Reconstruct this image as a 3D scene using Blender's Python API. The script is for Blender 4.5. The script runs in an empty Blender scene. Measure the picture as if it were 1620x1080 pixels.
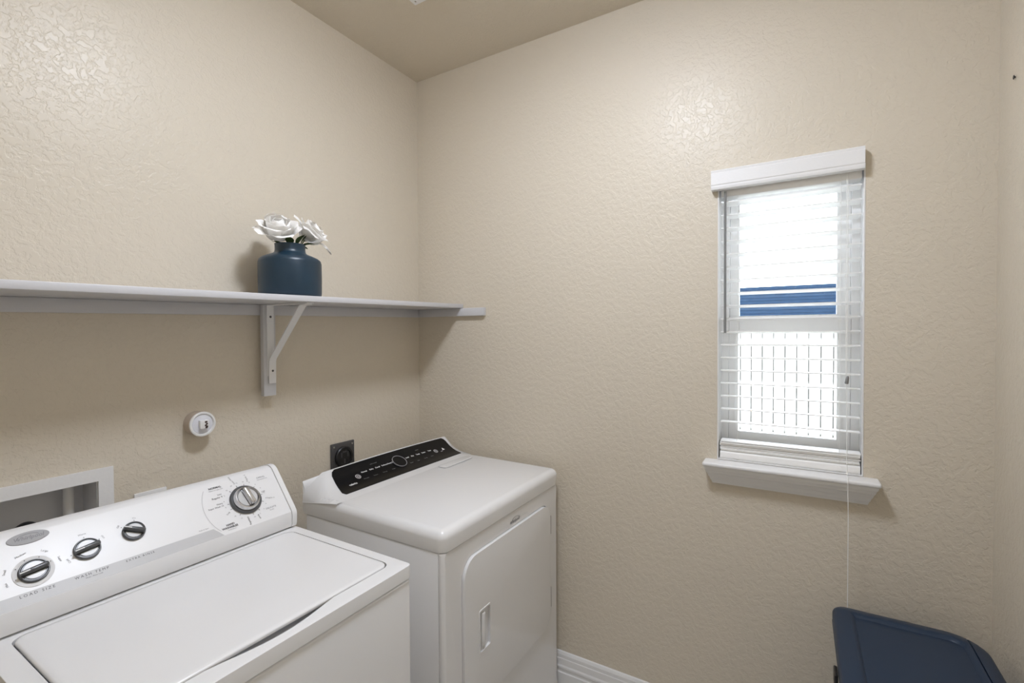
import bpy, bmesh, math, random
from mathutils import Vector, Matrix
random.seed(7)
sc = bpy.context.scene
COL = sc.collection
PI = math.pi

# ------------------------------------------------------------------ camera
yaw, pitch, roll = 1.0303, -0.0184, -0.0050
fw = Vector((math.sin(yaw)*math.cos(pitch), math.cos(yaw)*math.cos(pitch), math.sin(pitch)))
rt = Vector((math.cos(yaw), -math.sin(yaw), 0)); up = rt.cross(fw)
r2 = rt*math.cos(roll)+up*math.sin(roll); u2 = up*math.cos(roll)-rt*math.sin(roll)
cd = bpy.data.cameras.new('camera'); cam = bpy.data.objects.new('camera', cd); COL.objects.link(cam)
M = Matrix((r2, u2, -fw)).transposed().to_4x4(); M.translation = (-1.7717, -1.5953, 1.4445)
cam.matrix_world = M
cd.sensor_width = 36; cd.lens = 755.3/1620*36; cd.clip_start = 0.02
sc.camera = cam
# ------------------------------------------------------------------ light
SKY = 8.0
LAMP = 77.0
LAMPCOL = (0.83, 0.885, 1.0)
w = bpy.data.worlds.new('sky'); sc.world = w; w.use_nodes = True
bg = w.node_tree.nodes['Background']; bg.inputs[0].default_value = (0.85, 0.905, 1.0, 1); bg.inputs[1].default_value = SKY
pl = bpy.data.lights.new('window_portal', 'AREA'); pl.shape = 'RECTANGLE'; pl.size = 0.40; pl.size_y = 0.92
pl.cycles.is_portal = True
po = bpy.data.objects.new('window_portal', pl); COL.objects.link(po)
po.matrix_world = Matrix(((0,0,1,0.155),(1,0,0,-1.56),(0,1,0,1.47),(0,0,0,1)))   # -Z points into the room (-x)
sc.cycles.max_bounces = 16; sc.cycles.diffuse_bounces = 10
vs = sc.view_settings; vs.view_transform = 'Standard'; vs.look = 'None'; vs.gamma = 1; vs.use_curve_mapping = False
vs.exposure = 0.22

# ------------------------------------------------------------------ materials
def new_mat(name):
    m = bpy.data.materials.new(name); m.use_nodes = True
    return m, m.node_tree, m.node_tree.nodes['Principled BSDF']
def mat(name, col, rough=0.5, metal=0.0, spec=0.5, coat=0.0, noise=0.0, nscale=40, bump=0.0, bscale=200, sss=0.0):
    m, nt, b = new_mat(name)
    b.inputs['Base Color'].default_value = (*col, 1); b.inputs['Roughness'].default_value = rough
    b.inputs['Metallic'].default_value = metal; b.inputs['Specular IOR Level'].default_value = spec
    b.inputs['Coat Weight'].default_value = coat; b.inputs['Coat Roughness'].default_value = 0.08
    tc = nt.nodes.new('ShaderNodeNewGeometry')
    n = nt.nodes.new('ShaderNodeTexNoise'); n.inputs['Scale'].default_value = nscale; n.inputs['Detail'].default_value = 4
    nt.links.new(tc.outputs['Position'], n.inputs['Vector'])
    if noise:
        mx = nt.nodes.new('ShaderNodeMix'); mx.data_type = 'RGBA'
        mx.inputs[6].default_value = (*[c*(1-noise) for c in col], 1); mx.inputs[7].default_value = (*[min(1, c*(1+noise)) for c in col], 1)
        nt.links.new(n.outputs['Fac'], mx.inputs[0]); nt.links.new(mx.outputs[2], b.inputs['Base Color'])
    if bump:
        n2 = nt.nodes.new('ShaderNodeTexNoise'); n2.inputs['Scale'].default_value = bscale; n2.inputs['Detail'].default_value = 3
        nt.links.new(tc.outputs['Position'], n2.inputs['Vector'])
        bp = nt.nodes.new('ShaderNodeBump'); bp.inputs['Strength'].default_value = 1.0; bp.inputs['Distance'].default_value = bump
        nt.links.new(n2.outputs['Fac'], bp.inputs['Height']); nt.links.new(bp.outputs['Normal'], b.inputs['Normal'])
    if sss:
        b.inputs['Subsurface Weight'].default_value = sss; b.inputs['Subsurface Radius'].default_value = (.01,.01,.01)
    return m

def wall_paint(name, col, rough):
    m, nt, b = new_mat(name)
    b.inputs['Base Color'].default_value = (*col, 1); b.inputs['Roughness'].default_value = rough
    b.inputs['Specular IOR Level'].default_value = 0.28
    g = nt.nodes.new('ShaderNodeNewGeometry')
    warp = nt.nodes.new('ShaderNodeTexNoise'); warp.inputs['Scale'].default_value = 18
    nt.links.new(g.outputs['Position'], warp.inputs['Vector'])
    add = nt.nodes.new('ShaderNodeVectorMath'); add.operation = 'MULTIPLY_ADD'
    add.inputs[1].default_value = (.03,.03,.03)
    nt.links.new(warp.outputs['Color'], add.inputs[0]); nt.links.new(g.outputs['Position'], add.inputs[2])
    n = nt.nodes.new('ShaderNodeTexNoise'); n.inputs['Scale'].default_value = 58; n.inputs['Detail'].default_value = 3.5; n.inputs['Roughness'].default_value = .55
    nt.links.new(add.outputs[0], n.inputs['Vector'])
    r = nt.nodes.new('ShaderNodeValToRGB'); r.color_ramp.elements[0].position = .44; r.color_ramp.elements[1].position = .56
    r.color_ramp.interpolation = 'EASE'
    nt.links.new(n.outputs['Fac'], r.inputs[0])
    f = nt.nodes.new('ShaderNodeTexNoise'); f.inputs['Scale'].default_value = 160; f.inputs['Detail'].default_value = 2
    nt.links.new(g.outputs['Position'], f.inputs['Vector'])
    sub = nt.nodes.new('ShaderNodeMath'); sub.operation = 'SUBTRACT'; sub.inputs[0].default_value = 1.0; nt.links.new(r.outputs[0], sub.inputs[1])
    mm = nt.nodes.new('ShaderNodeMath'); mm.operation = 'MULTIPLY'; nt.links.new(f.outputs['Fac'], mm.inputs[0]); nt.links.new(sub.outputs[0], mm.inputs[1])
    ma = nt.nodes.new('ShaderNodeMath'); ma.operation = 'MULTIPLY_ADD'; ma.inputs[1].default_value = .9
    nt.links.new(mm.outputs[0], ma.inputs[0]); nt.links.new(r.outputs[0], ma.inputs[2])
    bp = nt.nodes.new('ShaderNodeBump'); bp.inputs['Strength'].default_value = 1; bp.inputs['Distance'].default_value = 0.0010
    nt.links.new(ma.outputs[0], bp.inputs['Height']); nt.links.new(bp.outputs['Normal'], b.inputs['Normal'])
    return m

WALLCOL = (0.66, 0.60, 0.50)
M_WALL = wall_paint('beige_wall_paint', WALLCOL, 0.33)
M_CEIL = wall_paint('beige_ceiling_paint', WALLCOL, 0.6)
M_TRIM = mat('white_trim_paint', (.80,.80,.80), .35, bump=.0003, bscale=120)
M_SHELF = mat('pale_grey_shelf_paint', (.60,.60,.62), .35, bump=.0003, bscale=90)
M_METALW = mat('white_bracket_enamel', (.78,.78,.79), .3)
M_ENAMEL = mat('white_appliance_enamel', (.80,.80,.805), .22, coat=.3)
M_ENAMELW = mat('white_washer_enamel', (.80,.80,.805), .25, coat=.2)
M_CONSW = mat('white_console_plastic', (.80,.80,.805), .35)
M_BAND = mat('grey_band_print', (.54,.54,.545), .4)
M_GREYLINE = mat('grey_line', (.50,.50,.50), .5)
M_KNOBD = mat('charcoal_knob', (.075,.077,.08), .3)
M_CHROME = mat('brushed_chrome', (.62,.62,.63), .25, metal=1.0)
M_SILVER = mat('silver_plastic', (.60,.60,.60), .30)
M_HINGE = mat('grey_hinge_metal', (.13,.13,.135), .4, metal=.3)
M_BADGE = mat('grey_badge', (.40,.40,.41), .55, spec=.25)
M_INK = mat('dark_print', (.05,.05,.055), .6)
M_INKG = mat('grey_print', (.25,.25,.26), .6)
M_BLACKGL = mat('black_glass_panel', (.007,.007,.008), .22, spec=.22)
M_PRINTW = mat('white_print', (.75,.75,.75), .6)
M_PRINTG = mat('dim_print', (.22,.22,.22), .6)
M_BLIND = mat('white_blind_slat', (.92,.92,.91), .4)
M_CORD = mat('white_cord', (.85,.85,.83), .7)
M_TASSEL = mat('grey_tassel', (.25,.25,.25), .5)
M_WAND = mat('grey_clear_wand', (.22,.225,.23), .25)
M_VINYL = mat('white_window_vinyl', (.90,.90,.90), .4)
M_NAVY = mat('navy_bin_plastic', (.018,.035,.068), .42, spec=.35, bump=.0001, bscale=900)
M_BLACKPL = mat('black_plastic', (.01,.01,.011), .4)
M_VASE = mat('frosted_blue_glass', (.009,.030,.053), .36, noise=.35, nscale=14)
M_PETAL = mat('white_petal', (.95,.94,.92), .6, sss=.15)
M_STEM = mat('green_stem', (.06,.085,.02), .5, noise=.3, nscale=60)
M_LEAF = mat('green_leaf', (.045,.085,.02), .45, noise=.4, nscale=80)
M_GREYPLATE = mat('dark_grey_metal_plate', (.10,.10,.105), .35, metal=.6)
M_BOXIN = mat('grey_box_plastic', (.66,.66,.67), .5)
M_HOSE = mat('black_rubber', (.008,.008,.008), .5)
M_PIPEW = mat('white_pvc', (.78,.78,.77), .4)
M_BROWN = mat('brown_mark', (.07,.045,.035), .6)
M_DIFF = mat('lamp_base_white', (.8,.8,.8), .4)
M_FENCE = mat('whitewashed_fence_wood', (.42,.41,.39), .8, noise=.12, nscale=9)
M_FGAP = M_FENCE
M_HWALL = mat('house_siding_grey', (.35,.36,.38), .8)
M_SHING = mat('blue_roof_shingle', (.0135,.0255,.046), 1.0, spec=0.0, noise=.45, nscale=6)
M_GRASS = mat('dry_lawn', (.36,.35,.30), .95, noise=.4, nscale=3)
M_STUCCO = mat('exterior_stucco', (.5,.46,.4), .9)

m, nt, b = new_mat('lamp_diffuser_glow')
b.inputs['Base Color'].default_value = (.9,.9,.9,1); b.inputs['Emission Color'].default_value = (*LAMPCOL,1); b.inputs['Emission Strength'].default_value = LAMP
M_GLOW = m
m, nt, b = new_mat('window_glass'); nt.nodes.remove(b)
tr = nt.nodes.new('ShaderNodeBsdfTransparent'); gl = nt.nodes.new('ShaderNodeBsdfGlossy'); gl.inputs['Roughness'].default_value = .02
tr.inputs[0].default_value = (.95,.97,.97,1)
lw = nt.nodes.new('ShaderNodeFresnel'); lw.inputs[0].default_value = 1.45
mx = nt.nodes.new('ShaderNodeMixShader')
nt.links.new(lw.outputs[0], mx.inputs[0]); nt.links.new(tr.outputs[0], mx.inputs[1]); nt.links.new(gl.outputs[0], mx.inputs[2])
nt.links.new(mx.outputs[0], nt.nodes['Material Output'].inputs[0])
M_GLASS = m

m, nt, b = new_mat('grey_wood_plank_floor')
g = nt.nodes.new('ShaderNodeNewGeometry'); br = nt.nodes.new('ShaderNodeTexBrick')
br.inputs['Scale'].default_value = 1; br.inputs['Brick Width'].default_value = .9; br.inputs['Row Height'].default_value = .15; br.inputs['Mortar Size'].default_value = .003
br.inputs['Color1'].default_value = (.56,.54,.51,1); br.inputs['Color2'].default_value = (.62,.60,.57,1); br.inputs['Mortar'].default_value = (.35,.34,.32,1)
nt.links.new(g.outputs['Position'], br.inputs['Vector']); nt.links.new(br.outputs[0], b.inputs['Base Color']); b.inputs['Roughness'].default_value = .4
M_FLOOR = m

# ------------------------------------------------------------------ helpers
ORG = {}
def tag(o, label, cat, group=None):
    o['label'] = label; o['category'] = cat
    if group: o['group'] = group
    return o
def thing(name, label, cat, loc=(0,0,0), group=None):
    o = bpy.data.objects.new(name, None); COL.objects.link(o); o.location = loc; o.empty_display_size = .05
    ORG[o] = Vector(loc); return tag(o, label, cat, group)
def finish(bm, angle=35):
    bmesh.ops.recalc_face_normals(bm, faces=bm.faces[:])
    me = bpy.data.meshes.new('mesh'); bm.to_mesh(me); bm.free()
    for p in me.polygons: p.use_smooth = True
    me.set_sharp_from_angle(angle=math.radians(angle))
    return me
def obj(name, bm, mt, parent=None, angle=35, label=None):
    """mesh given in world coordinates; origin = the origin of its thing"""
    org = ORG[parent] if parent is not None else Vector((0,0,0))
    if parent is None:
        xs = [v.co for v in bm.verts]
        org = Vector(((min(c.x for c in xs)+max(c.x for c in xs))/2, (min(c.y for c in xs)+max(c.y for c in xs))/2, min(c.z for c in xs)))
    bmesh.ops.translate(bm, verts=bm.verts[:], vec=-org)
    me = finish(bm, angle); me.name = name; me.materials.append(mt)
    o = bpy.data.objects.new(name, me); COL.objects.link(o)
    if parent is not None: o.parent = parent
    else: o.location = org
    ORG[o] = org
    if label: o['label'] = label
    return o
def piece(name, me, parent, loc=(0,0,0), rot=None, scale=None):
    """a linked piece that shares mesh data; loc relative to its parent"""
    o = bpy.data.objects.new(name, me); COL.objects.link(o); o.parent = parent
    if rot is not None: o.rotation_mode = 'QUATERNION'; o.rotation_quaternion = rot
    o.location = loc
    if scale: o.scale = scale
    return o
def struct(o): o['kind'] = 'structure'; return o
def B(): return bmesh.new()
def box(bm, x0, x1, y0, y1, z0, z1, bev=0, seg=2, sel=None):
    t = bmesh.new()
    v = [t.verts.new((x, y, z)) for x in (x0, x1) for y in (y0, y1) for z in (z0, z1)]
    for f in ((0,1,3,2),(4,6,7,5),(0,4,5,1),(2,3,7,6),(0,2,6,4),(1,5,7,3)): t.faces.new([v[i] for i in f])
    bmesh.ops.recalc_face_normals(t, faces=t.faces[:])
    if bev:
        es = [e for e in t.edges if sel is None or sel((e.verts[0].co+e.verts[1].co)/2, (e.verts[0].co-e.verts[1].co))]
        bmesh.ops.bevel(t, geom=es, offset=bev, segments=seg, profile=.5, affect='EDGES', clamp_overlap=True)
    merge(bm, t); return bm
def merge(bm, t, mtx=None):
    mp = {}
    for v in t.verts: mp[v] = bm.verts.new(mtx @ v.co if mtx else v.co)
    for f in t.faces:
        try: bm.faces.new([mp[v] for v in f.verts])
        except ValueError: pass
    t.free()
def lathe(bm, prof, mtx=None, seg=40, sx=1, sy=1):
    """prof: list of (r,z)"""
    rings = []
    mtx = mtx or Matrix.Identity(4)
    for r, z in prof:
        if r < 1e-6: rings.append([bm.verts.new(mtx @ Vector((0,0,z)))])
        else: rings.append([bm.verts.new(mtx @ Vector((r*sx*math.cos(2*PI*i/seg), r*sy*math.sin(2*PI*i/seg), z))) for i in range(seg)])
    for a, c in zip(rings, rings[1:]):
        for i in range(seg):
            j = (i+1) % seg
            if len(a) == 1 and len(c) == 1: continue
            if len(a) == 1: bm.faces.new((a[0], c[i], c[j]))
            elif len(c) == 1: bm.faces.new((a[i], c[0], a[j]))
            else: bm.faces.new((a[i], c[i], c[j], a[j]))
    return bm
def tube(bm, pts, r, seg=8, taper=1.0):
    pts = [Vector(p) for p in pts]; rings = []
    nrm = None
    for k, p in enumerate(pts):
        d = (pts[min(k+1, len(pts)-1)]-pts[max(k-1, 0)]).normalized()
        if nrm is None: nrm = d.orthogonal().normalized()
        nrm = (nrm - d*nrm.dot(d)).normalized(); bn = d.cross(nrm)
        rr = r*(1+(taper-1)*k/(len(pts)-1))
        rings.append([bm.verts.new(p+(nrm*math.cos(2*PI*i/seg)+bn*math.sin(2*PI*i/seg))*rr) for i in range(seg)])
    for a, c in zip(rings, rings[1:]):
        for i in range(seg): bm.faces.new((a[i], a[(i+1)%seg], c[(i+1)%seg], c[i]))
    bm.faces.new(rings[0][::-1]); bm.faces.new(rings[-1]); return bm
def extrude(bm, poly, f, w0, w1):
    """closed 2D polygon extruded between w0 and w1; f(u,v,w)->xyz"""
    a = [bm.verts.new(f(u, v, w0)) for u, v in poly]; c = [bm.verts.new(f(u, v, w1)) for u, v in poly]
    n = len(poly)
    for i in range(n): bm.faces.new((a[i], a[(i+1)%n], c[(i+1)%n], c[i]))
    bm.faces.new(a[::-1]); bm.faces.new(c); return bm
def holed(bm, outer, holes, f, w0, w1):
    """plate with holes"""
    for wi in (w0, w1):
        es = []
        for lp in [outer]+holes:
            vs_ = [bm.verts.new(f(u, v, wi)) for u, v in lp]
            es += [bm.edges.new((vs_[i], vs_[(i+1)%len(vs_)])) for i in range(len(vs_))]
        bmesh.ops.triangle_fill(bm, use_beauty=True, use_dissolve=False, edges=es)
    for lp in [outer]+holes:
        a = [bm.verts.new(f(u, v, w0)) for u, v in lp]; c = [bm.verts.new(f(u, v, w1)) for u, v in lp]; n = len(lp)
        for i in range(n): bm.faces.new((a[i], a[(i+1)%n], c[(i+1)%n], c[i]))
    bmesh.ops.remove_doubles(bm, verts=bm.verts[:], dist=1e-5)
    return bm
def rrect(u0, u1, v0, v1, r, seg=6):
    """rounded rectangle; r one radius or four: (u0v0, u1v0, u1v1, u0v1)"""
    rs = r if isinstance(r, (list, tuple)) else [r]*4
    out = []
    for (cu, cv, su, sv, a0), rr in zip(((u0,v0,1,1,PI),(u1,v0,-1,1,1.5*PI),(u1,v1,-1,-1,0),(u0,v1,1,-1,.5*PI)), rs):
        for k in range(seg+1):
            a = a0+.5*PI*k/seg; out.append((cu+su*rr+rr*math.cos(a), cv+sv*rr+rr*math.sin(a)))
    return out
def loft(bm, loops, cap0=True, cap1=True):
    rs = [[bm.verts.new(p) for p in lp] for lp in loops]; n = len(rs[0])
    for a, c in zip(rs, rs[1:]):
        for i in range(n): bm.faces.new((a[i], a[(i+1)%n], c[(i+1)%n], c[i]))
    if cap0: bm.faces.new(rs[0][::-1])
    if cap1: bm.faces.new(rs[-1])
    return bm
def text(bm, s, size, mtx, align='CENTER', thick=0.0, space=1.0, shear=0.0):
    """flat lettering merged into bm; mtx places the text plane"""
    cu = bpy.data.curves.new('t', 'FONT'); cu.body = s; cu.size = size; cu.align_x = align; cu.align_y = 'CENTER'
    cu.space_character = space; cu.offset = thick; cu.shear = shear; cu.resolution_u = 2
    o = bpy.data.objects.new('t', cu)
    COL.objects.link(o)
    dg = bpy.context.evaluated_depsgraph_get(); me = bpy.data.meshes.new_from_object(o.evaluated_get(dg))
    t = bmesh.new(); t.from_mesh(me); merge(bm, t, mtx)
    bpy.data.objects.remove(o); bpy.data.curves.remove(cu); bpy.data.meshes.remove(me)
def frame_mtx(o, ux, vy):
    ux = Vector(ux).normalized(); vy = Vector(vy).normalized(); n = ux.cross(vy)
    m = Matrix((ux, vy, n)).transposed().to_4x4(); m.translation = o; return m

# ------------------------------------------------------------------ room shell
H = 2.66; XL = -2.05; YE = -2.051; T = .15
WY0, WY1, WZ0, WZ1 = -1.765, -1.356, 1.005, 1.945          # window opening (y, z)
BX0, BX1, BZ0, BZ1 = -1.535, -1.256, .88, 1.059             # opening of the washer outlet box (x, z)
struct(obj('floor', box(B(), XL-T, T, YE-T, T, -.12, 0), M_FLOOR))
struct(obj('ceiling', box(B(), XL-T, T, YE-T, T, H, H+.12), M_CEIL))
struct(obj('wall_back', holed(B(), [(XL-T,0),(T,0),(T,H),(XL-T,H)], [[(BX0,BZ0),(BX1,BZ0),(BX1,BZ1),(BX0,BZ1)]], lambda u,v,w:(u,w,v), 0, T), M_WALL))
struct(obj('wall_right', holed(B(), [(YE-T,0),(0,0),(0,H),(YE-T,H)], [[(WY0,WZ0),(WY1,WZ0),(WY1,WZ1),(WY0,WZ1)]], lambda u,v,w:(w,u,v), 0, T), M_WALL))
struct(obj('wall_front', box(B(), XL-T, 0, YE-T, YE, 0, H), M_WALL))
struct(obj('wall_left', box(B(), XL-T, XL, YE, 0, 0, H), M_WALL))
bprof = [(0,0),(.016,0),(.016,.052),(.0125,.056),(.0125,.066),(.016,.071),(.016,.078),(.0125,.084),(.0125,.108),(.0105,.111),(.0105,.124),(.006,.133),(0,.135)]
def baseboard(name, f, a, c): struct(obj(name, extrude(B(), bprof, f, a, c), M_TRIM, angle=20))
baseboard('baseboard_right', lambda d,z,w:(-d-.0005, w, z), YE, -.0)
baseboard('baseboard_back', lambda d,z,w:(w, -d-.0005, z), XL, -.017)
baseboard('baseboard_front', lambda d,z,w:(w, YE+d+.0005, z), XL, -.017)
baseboard('baseboard_left', lambda d,z,w:(XL+d+.0005, w, z), YE+.017, -.017)

# window: frame, two sashes, panes, sill (stool + apron)
wr = thing('window_1', '', '', (0.05,-1.56,WZ0)); del wr['label']; del wr['category']; struct(wr)
def rect(a,b_,c,d): return [(a,c),(b_,c),(b_,d),(a,d)]
fyz = lambda u,v,w:(w,u,v)
GY0, GY1 = -1.702, -1.412
# drywall return lining painted white (jamb)
lin = holed(B(), rect(WY0+.0005,WY1-.0005,WZ0+.0005,WZ1-.0005), [rect(WY0+.004,WY1-.004,WZ0+.004,WZ1-.004)], fyz, -.001, .10)
obj('jamb_lining', lin, M_TRIM, wr)
obj('frame', holed(B(), rect(WY0+.001,WY1-.001,WZ0+.001,WZ1-.001), [rect(WY0+.026,WY1-.026,WZ0+.045,WZ1-.022)], fyz, .085, .149), M_VINYL, wr)
obj('upper_sash', holed(B(), rect(WY0+.027,WY1-.027,1.447,WZ1-.023), [rect(GY0,GY1,1.500,WZ1-.036)], fyz, .118, .142), M_VINYL, wr)
obj('lower_sash', holed(B(), rect(WY0+.027,WY1-.027,WZ0+.046,1.497), [rect(GY0,GY1,1.093,1.438)], fyz, .088, .114), M_VINYL, wr)
# thin glazing beads that give the stiles their vertical lines
for nm, x0, z0, z1 in (('glazing_bead',.085,1.093,1.438),('glazing_bead',.115,1.502,WZ1-.036)):
    for ya in (GY0-.012, GY1+.006):
        obj(nm, box(B(), x0, x0+.006, ya, ya+.006, z0, z1), M_VINYL, wr)
obj('pane', box(B(), .128, .132, GY0-.004, GY1+.004, 1.496, WZ1-.032), M_GLASS, wr)
obj('pane', box(B(), .099, .103, GY0-.004, GY1+.004, 1.089, 1.442), M_GLASS, wr)
# sill
tr1 = thing('trim_1', '', '', (0,-1.56,.925)); del tr1['label']; del tr1['category']; struct(tr1)
st = box(B(), -.062, -.0005, -1.803, -1.317, .990, 1.0045, .006, 3, lambda c,d: c.x < -.05 or abs(d.x) > .02)
box(st, -.002, .086, WY0+.005, WY1-.005, .9945, 1.0045)
obj('sill_board', st, M_TRIM, tr1)
ap = B()                                                     # sloping moulded apron with returned ends
prof = [(.054,.9895),(.0535,.980),(.0455,.9775),(.0440,.967),(.0365,.9640),(.0315,.951),(.0245,.9490),(.0225,.938),(.0155,.9360),(.012,.925)]
la = [(-d, -1.343+ (z-.925)*.36, z) for d, z in prof]; lb = [(-d, -1.775-(z-.925)*.36, z) for d, z in prof]
va = [ap.verts.new(p) for p in la]; vb = [ap.verts.new(p) for p in lb]
wa = [ap.verts.new((-.0005, p[1], p[2])) for p in la]; wb = [ap.verts.new((-.0005, p[1], p[2])) for p in lb]
for i in range(len(prof)-1):
    ap.faces.new((va[i],vb[i],vb[i+1],va[i+1])); ap.faces.new((wa[i],va[i],va[i+1],wa[i+1])); ap.faces.new((wb[i+1],vb[i+1],vb[i],wb[i])); ap.faces.new((wb[i],wa[i],wa[i+1],wb[i+1]))
ap.faces.new((va[0],wa[0],wb[0],vb[0])); ap.faces.new((va[-1],vb[-1],wb[-1],wa[-1]))
obj('apron', ap, M_TRIM, tr1, angle=15)

# ------------------------------------------------------------------ outdoors
gr = struct(obj('ground', box(B(), -20, 40, -25, 20, -.5, -.35), M_GRASS))
fe = thing('board_fence', 'tall whitewashed wooden board fence outside the window', 'fence', (6.4,-1.5,-.35))
pk = B(); box(pk, -.009, .009, -.067, .067, 0, 1.90, .004, 1, lambda c,d: abs(d.z) > 1); pk = finish(pk); pk.materials.append(M_FENCE)
bt_ = B(); box(bt_, -.009, .009, -.071, .071, 0, 1.88); bt_ = finish(bt_); bt_.materials.append(M_FGAP)
for i in range(60):
    piece('picket', pk, fe, (0, (i-30)*.150, random.uniform(-.008,.008)))
    piece('added_back_board', bt_, fe, (.0585, (i-30)*.150+.075, -.01))  # boards added behind the gaps so the lines between pickets fall dark
for z in (.3, .95, 1.6): obj('rail', box(B(), 6.4095, 6.4490, -6.0, 3.0, z-.35, z-.26), M_FGAP, fe)
nh = thing('neighbour_house', 'house with blue shingle roof seen beyond the fence', 'house', (15,-1.5,-.35))
obj('wall', box(B(), 13.4, 19.6, -7.5, 4.5, -.35, 1.55), M_HWALL, nh)
roof = obj('roof', extrude(B(), [(12.9,1.42),(16.5,2.93),(20.1,1.42),(20.0,1.32),(16.5,2.80),(13.0,1.32)], lambda u,v,w:(u,w,v), -7.9, 4.9), M_HWALL, nh)
n = 14
sl = Vector((3.6,0,1.51)); L = sl.length/n; sd = sl.normalized(); nn = Vector((-sd.z,0,sd.x))
sh = B(); box(sh, 0, .37*.92, -6.4, 6.4, .0, .014); mmm = Matrix((sd, Vector((0,1,0)), nn)).transposed().to_4x4()
bmesh.ops.rotate(sh, verts=sh.verts[:], cent=(0,0,0), matrix=Matrix.Rotation(.035,3,'Y')); bmesh.ops.transform(sh, matrix=mmm, verts=sh.verts[:])
sh = finish(sh); sh.materials.append(M_SHING)
for i in range(n):
    p = Vector((12.9,-1.5,1.42))+sd*(L*i)+nn*.004
    q = bpy.data.objects.new('shingle_course', sh); COL.objects.link(q); q.parent = roof; q.location = p-ORG[roof]

# ------------------------------------------------------------------ window blind
bl = thing('window_blind', 'white horizontal slat blind hanging in the window', 'blind', (0,-1.56,1.01))
SY0, SY1 = -1.757, -1.366
vp = [(-.004,1.988),(-.028,1.988),(-.0315,1.985),(-.0308,1.978),(-.032,1.976),(-.032,1.939),(-.0305,1.936),(-.0312,1.930),(-.029,1.923),(-.004,1.923)]
obj('valance', extrude(B(), vp, lambda u,v,w:(u,w,v), -1.7605, -1.3385), M_TRIM, bl, angle=25)
obj('headrail', box(B(), .006, .058, SY0, SY1, 1.903, 1.938, .003), M_BLIND, bl)
def slat_mesh():
    bm = B(); n = 8; tp = []; bt = []
    for i in range(n+1):
        t_ = i/n-.5; x = t_*.050; z = .0022*(1-4*t_*t_)
        tp.append((x, z+.0016)); bt.append((x, z-.0016))
    extrude(bm, tp+bt[::-1], lambda u,v,w:(u,w,v), -(SY1-SY0)/2, (SY1-SY0)/2)
    me = finish(bm, 50); me.materials.append(M_BLIND); return me
sm = slat_mesh(); ymid = (SY0+SY1)/2
from mathutils import Quaternion
ztop = 1.884; pitch_s = .0442; NS = 18
for i in range(NS):
    piece('slat', sm, bl, Vector((.032, ymid, ztop-i*pitch_s))-ORG[bl], Quaternion((0,1,0), math.radians(5.0)))
zs = 1.037
for i in range(8):
    piece('slat', sm, bl, Vector((.030+random.uniform(-.006,.004), ymid+random.uniform(-.002,.002), zs+i*.0046))-ORG[bl], Quaternion((0,1,0), math.radians(random.uniform(-3,1))))
obj('bottom_rail', extrude(B(), rrect(.004,.056,1.0085,1.034,.007,4), lambda u,v,w:(u,w,v), SY0-.001, SY1+.001), M_BLIND, bl)
for y in (-1.418, -1.705):
    for x in (.0045, .0595):
        obj('ladder_cord', tube(B(), [(x,y,1.905),(x,y,1.035)], .0007, 6), M_CORD, bl)
    for i in range(NS):
        pass
    obj('cord_button', lathe(B(), [(0,0),(.006,0),(.006,.003),(0,.004)], Matrix.Translation((.0035,y,1.020)) @ Matrix.Rotation(-PI/2,4,'Y'), 14), M_BLIND, bl)
wn = obj('tilt_wand', tube(B(), [(-.008,-1.3805,1.918),(-.010,-1.3815,1.44)], .0040, 8), M_WAND, bl)
lc = [(-.004,-1.7215,1.92),(-.005,-1.7225,1.6),(-.006,-1.7215,1.38)]
cdz = obj('lift_cord', tube(B(), lc+[(-.010,-1.721,1.30),(-.045,-1.7215,1.02),(-.068,-1.722,1.0),(-.068,-1.7235,.90),(-.066,-1.7235,.585)], .0011, 6), M_CORD, bl)
obj('lift_cord', tube(B(), [(-.003,-1.7185,1.92),(-.005,-1.7175,1.6),(-.008,-1.719,1.31)], .0008, 6), M_CORD, bl)
tsl = lathe(B(), [(0,.022),(.003,.022),(.0045,.016),(.0055,0),(.0045,-.002),(0,-.002)], Matrix.Translation((-.016,-1.7205,1.287)) @ Matrix.Rotation(.15,4,'X'), 14)
obj('cord_tassel', tsl, M_TASSEL, bl)

# ------------------------------------------------------------------ wall shelf
sf = thing('wall_shelf', 'long pale grey painted wall shelf with a white metal bracket', 'shelf', (-1.0,0,1.5))
SL = .016
zt = lambda x: 1.577+SL*x
def slab(x0,x1,y0,y1,d0,d1,bev=.002):
    """box that follows the slight slope of the shelf, d = depth below its top"""
    bm = B(); box(bm, x0,x1,y0,y1,-d1,-d0,bev,2)
    for v in bm.verts: v.co.z += zt(v.co.x)
    return bm
obj('board', slab(XL+.002,-.003,-.275,-.001,0,.019,.003), M_SHELF, sf)
obj('cleat', slab(XL+.002,-.021,-.020,-.001,.0192,.0555), M_SHELF, sf)
obj('cleat', box(B(), -.0195, -.001, -.398, -.0005, 1.5215, 1.5575, .002), M_SHELF, sf)
ZB = zt(-.79)-.0195
obj('support_block', box(B(), -.817, -.773, -.0395, -.0205, 1.232, ZB, .0015), M_SHELF, sf)
br = B(); X0, X1 = -.806, -.781
def strip(bm, pts, x0, x1, th):
    pts = [Vector((0,p[0],p[1])) for p in pts]; lo = []; hi = []
    for k, p in enumerate(pts):
        d = (pts[min(k+1,len(pts)-1)]-pts[max(k-1,0)]).normalized(); nr = Vector((0,-d.z,d.y))*th/2
        lo.append((p-nr)); hi.append((p+nr))
    poly = [(q.y,q.z) for q in lo]+[(q.y,q.z) for q in hi[::-1]]
    extrude(bm, poly, lambda u,v,w:(w,u,v), x0, x1)
strip(br, [(-.0415,1.30),(-.0415,ZB-.003)], X0, X1, .003)
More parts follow.
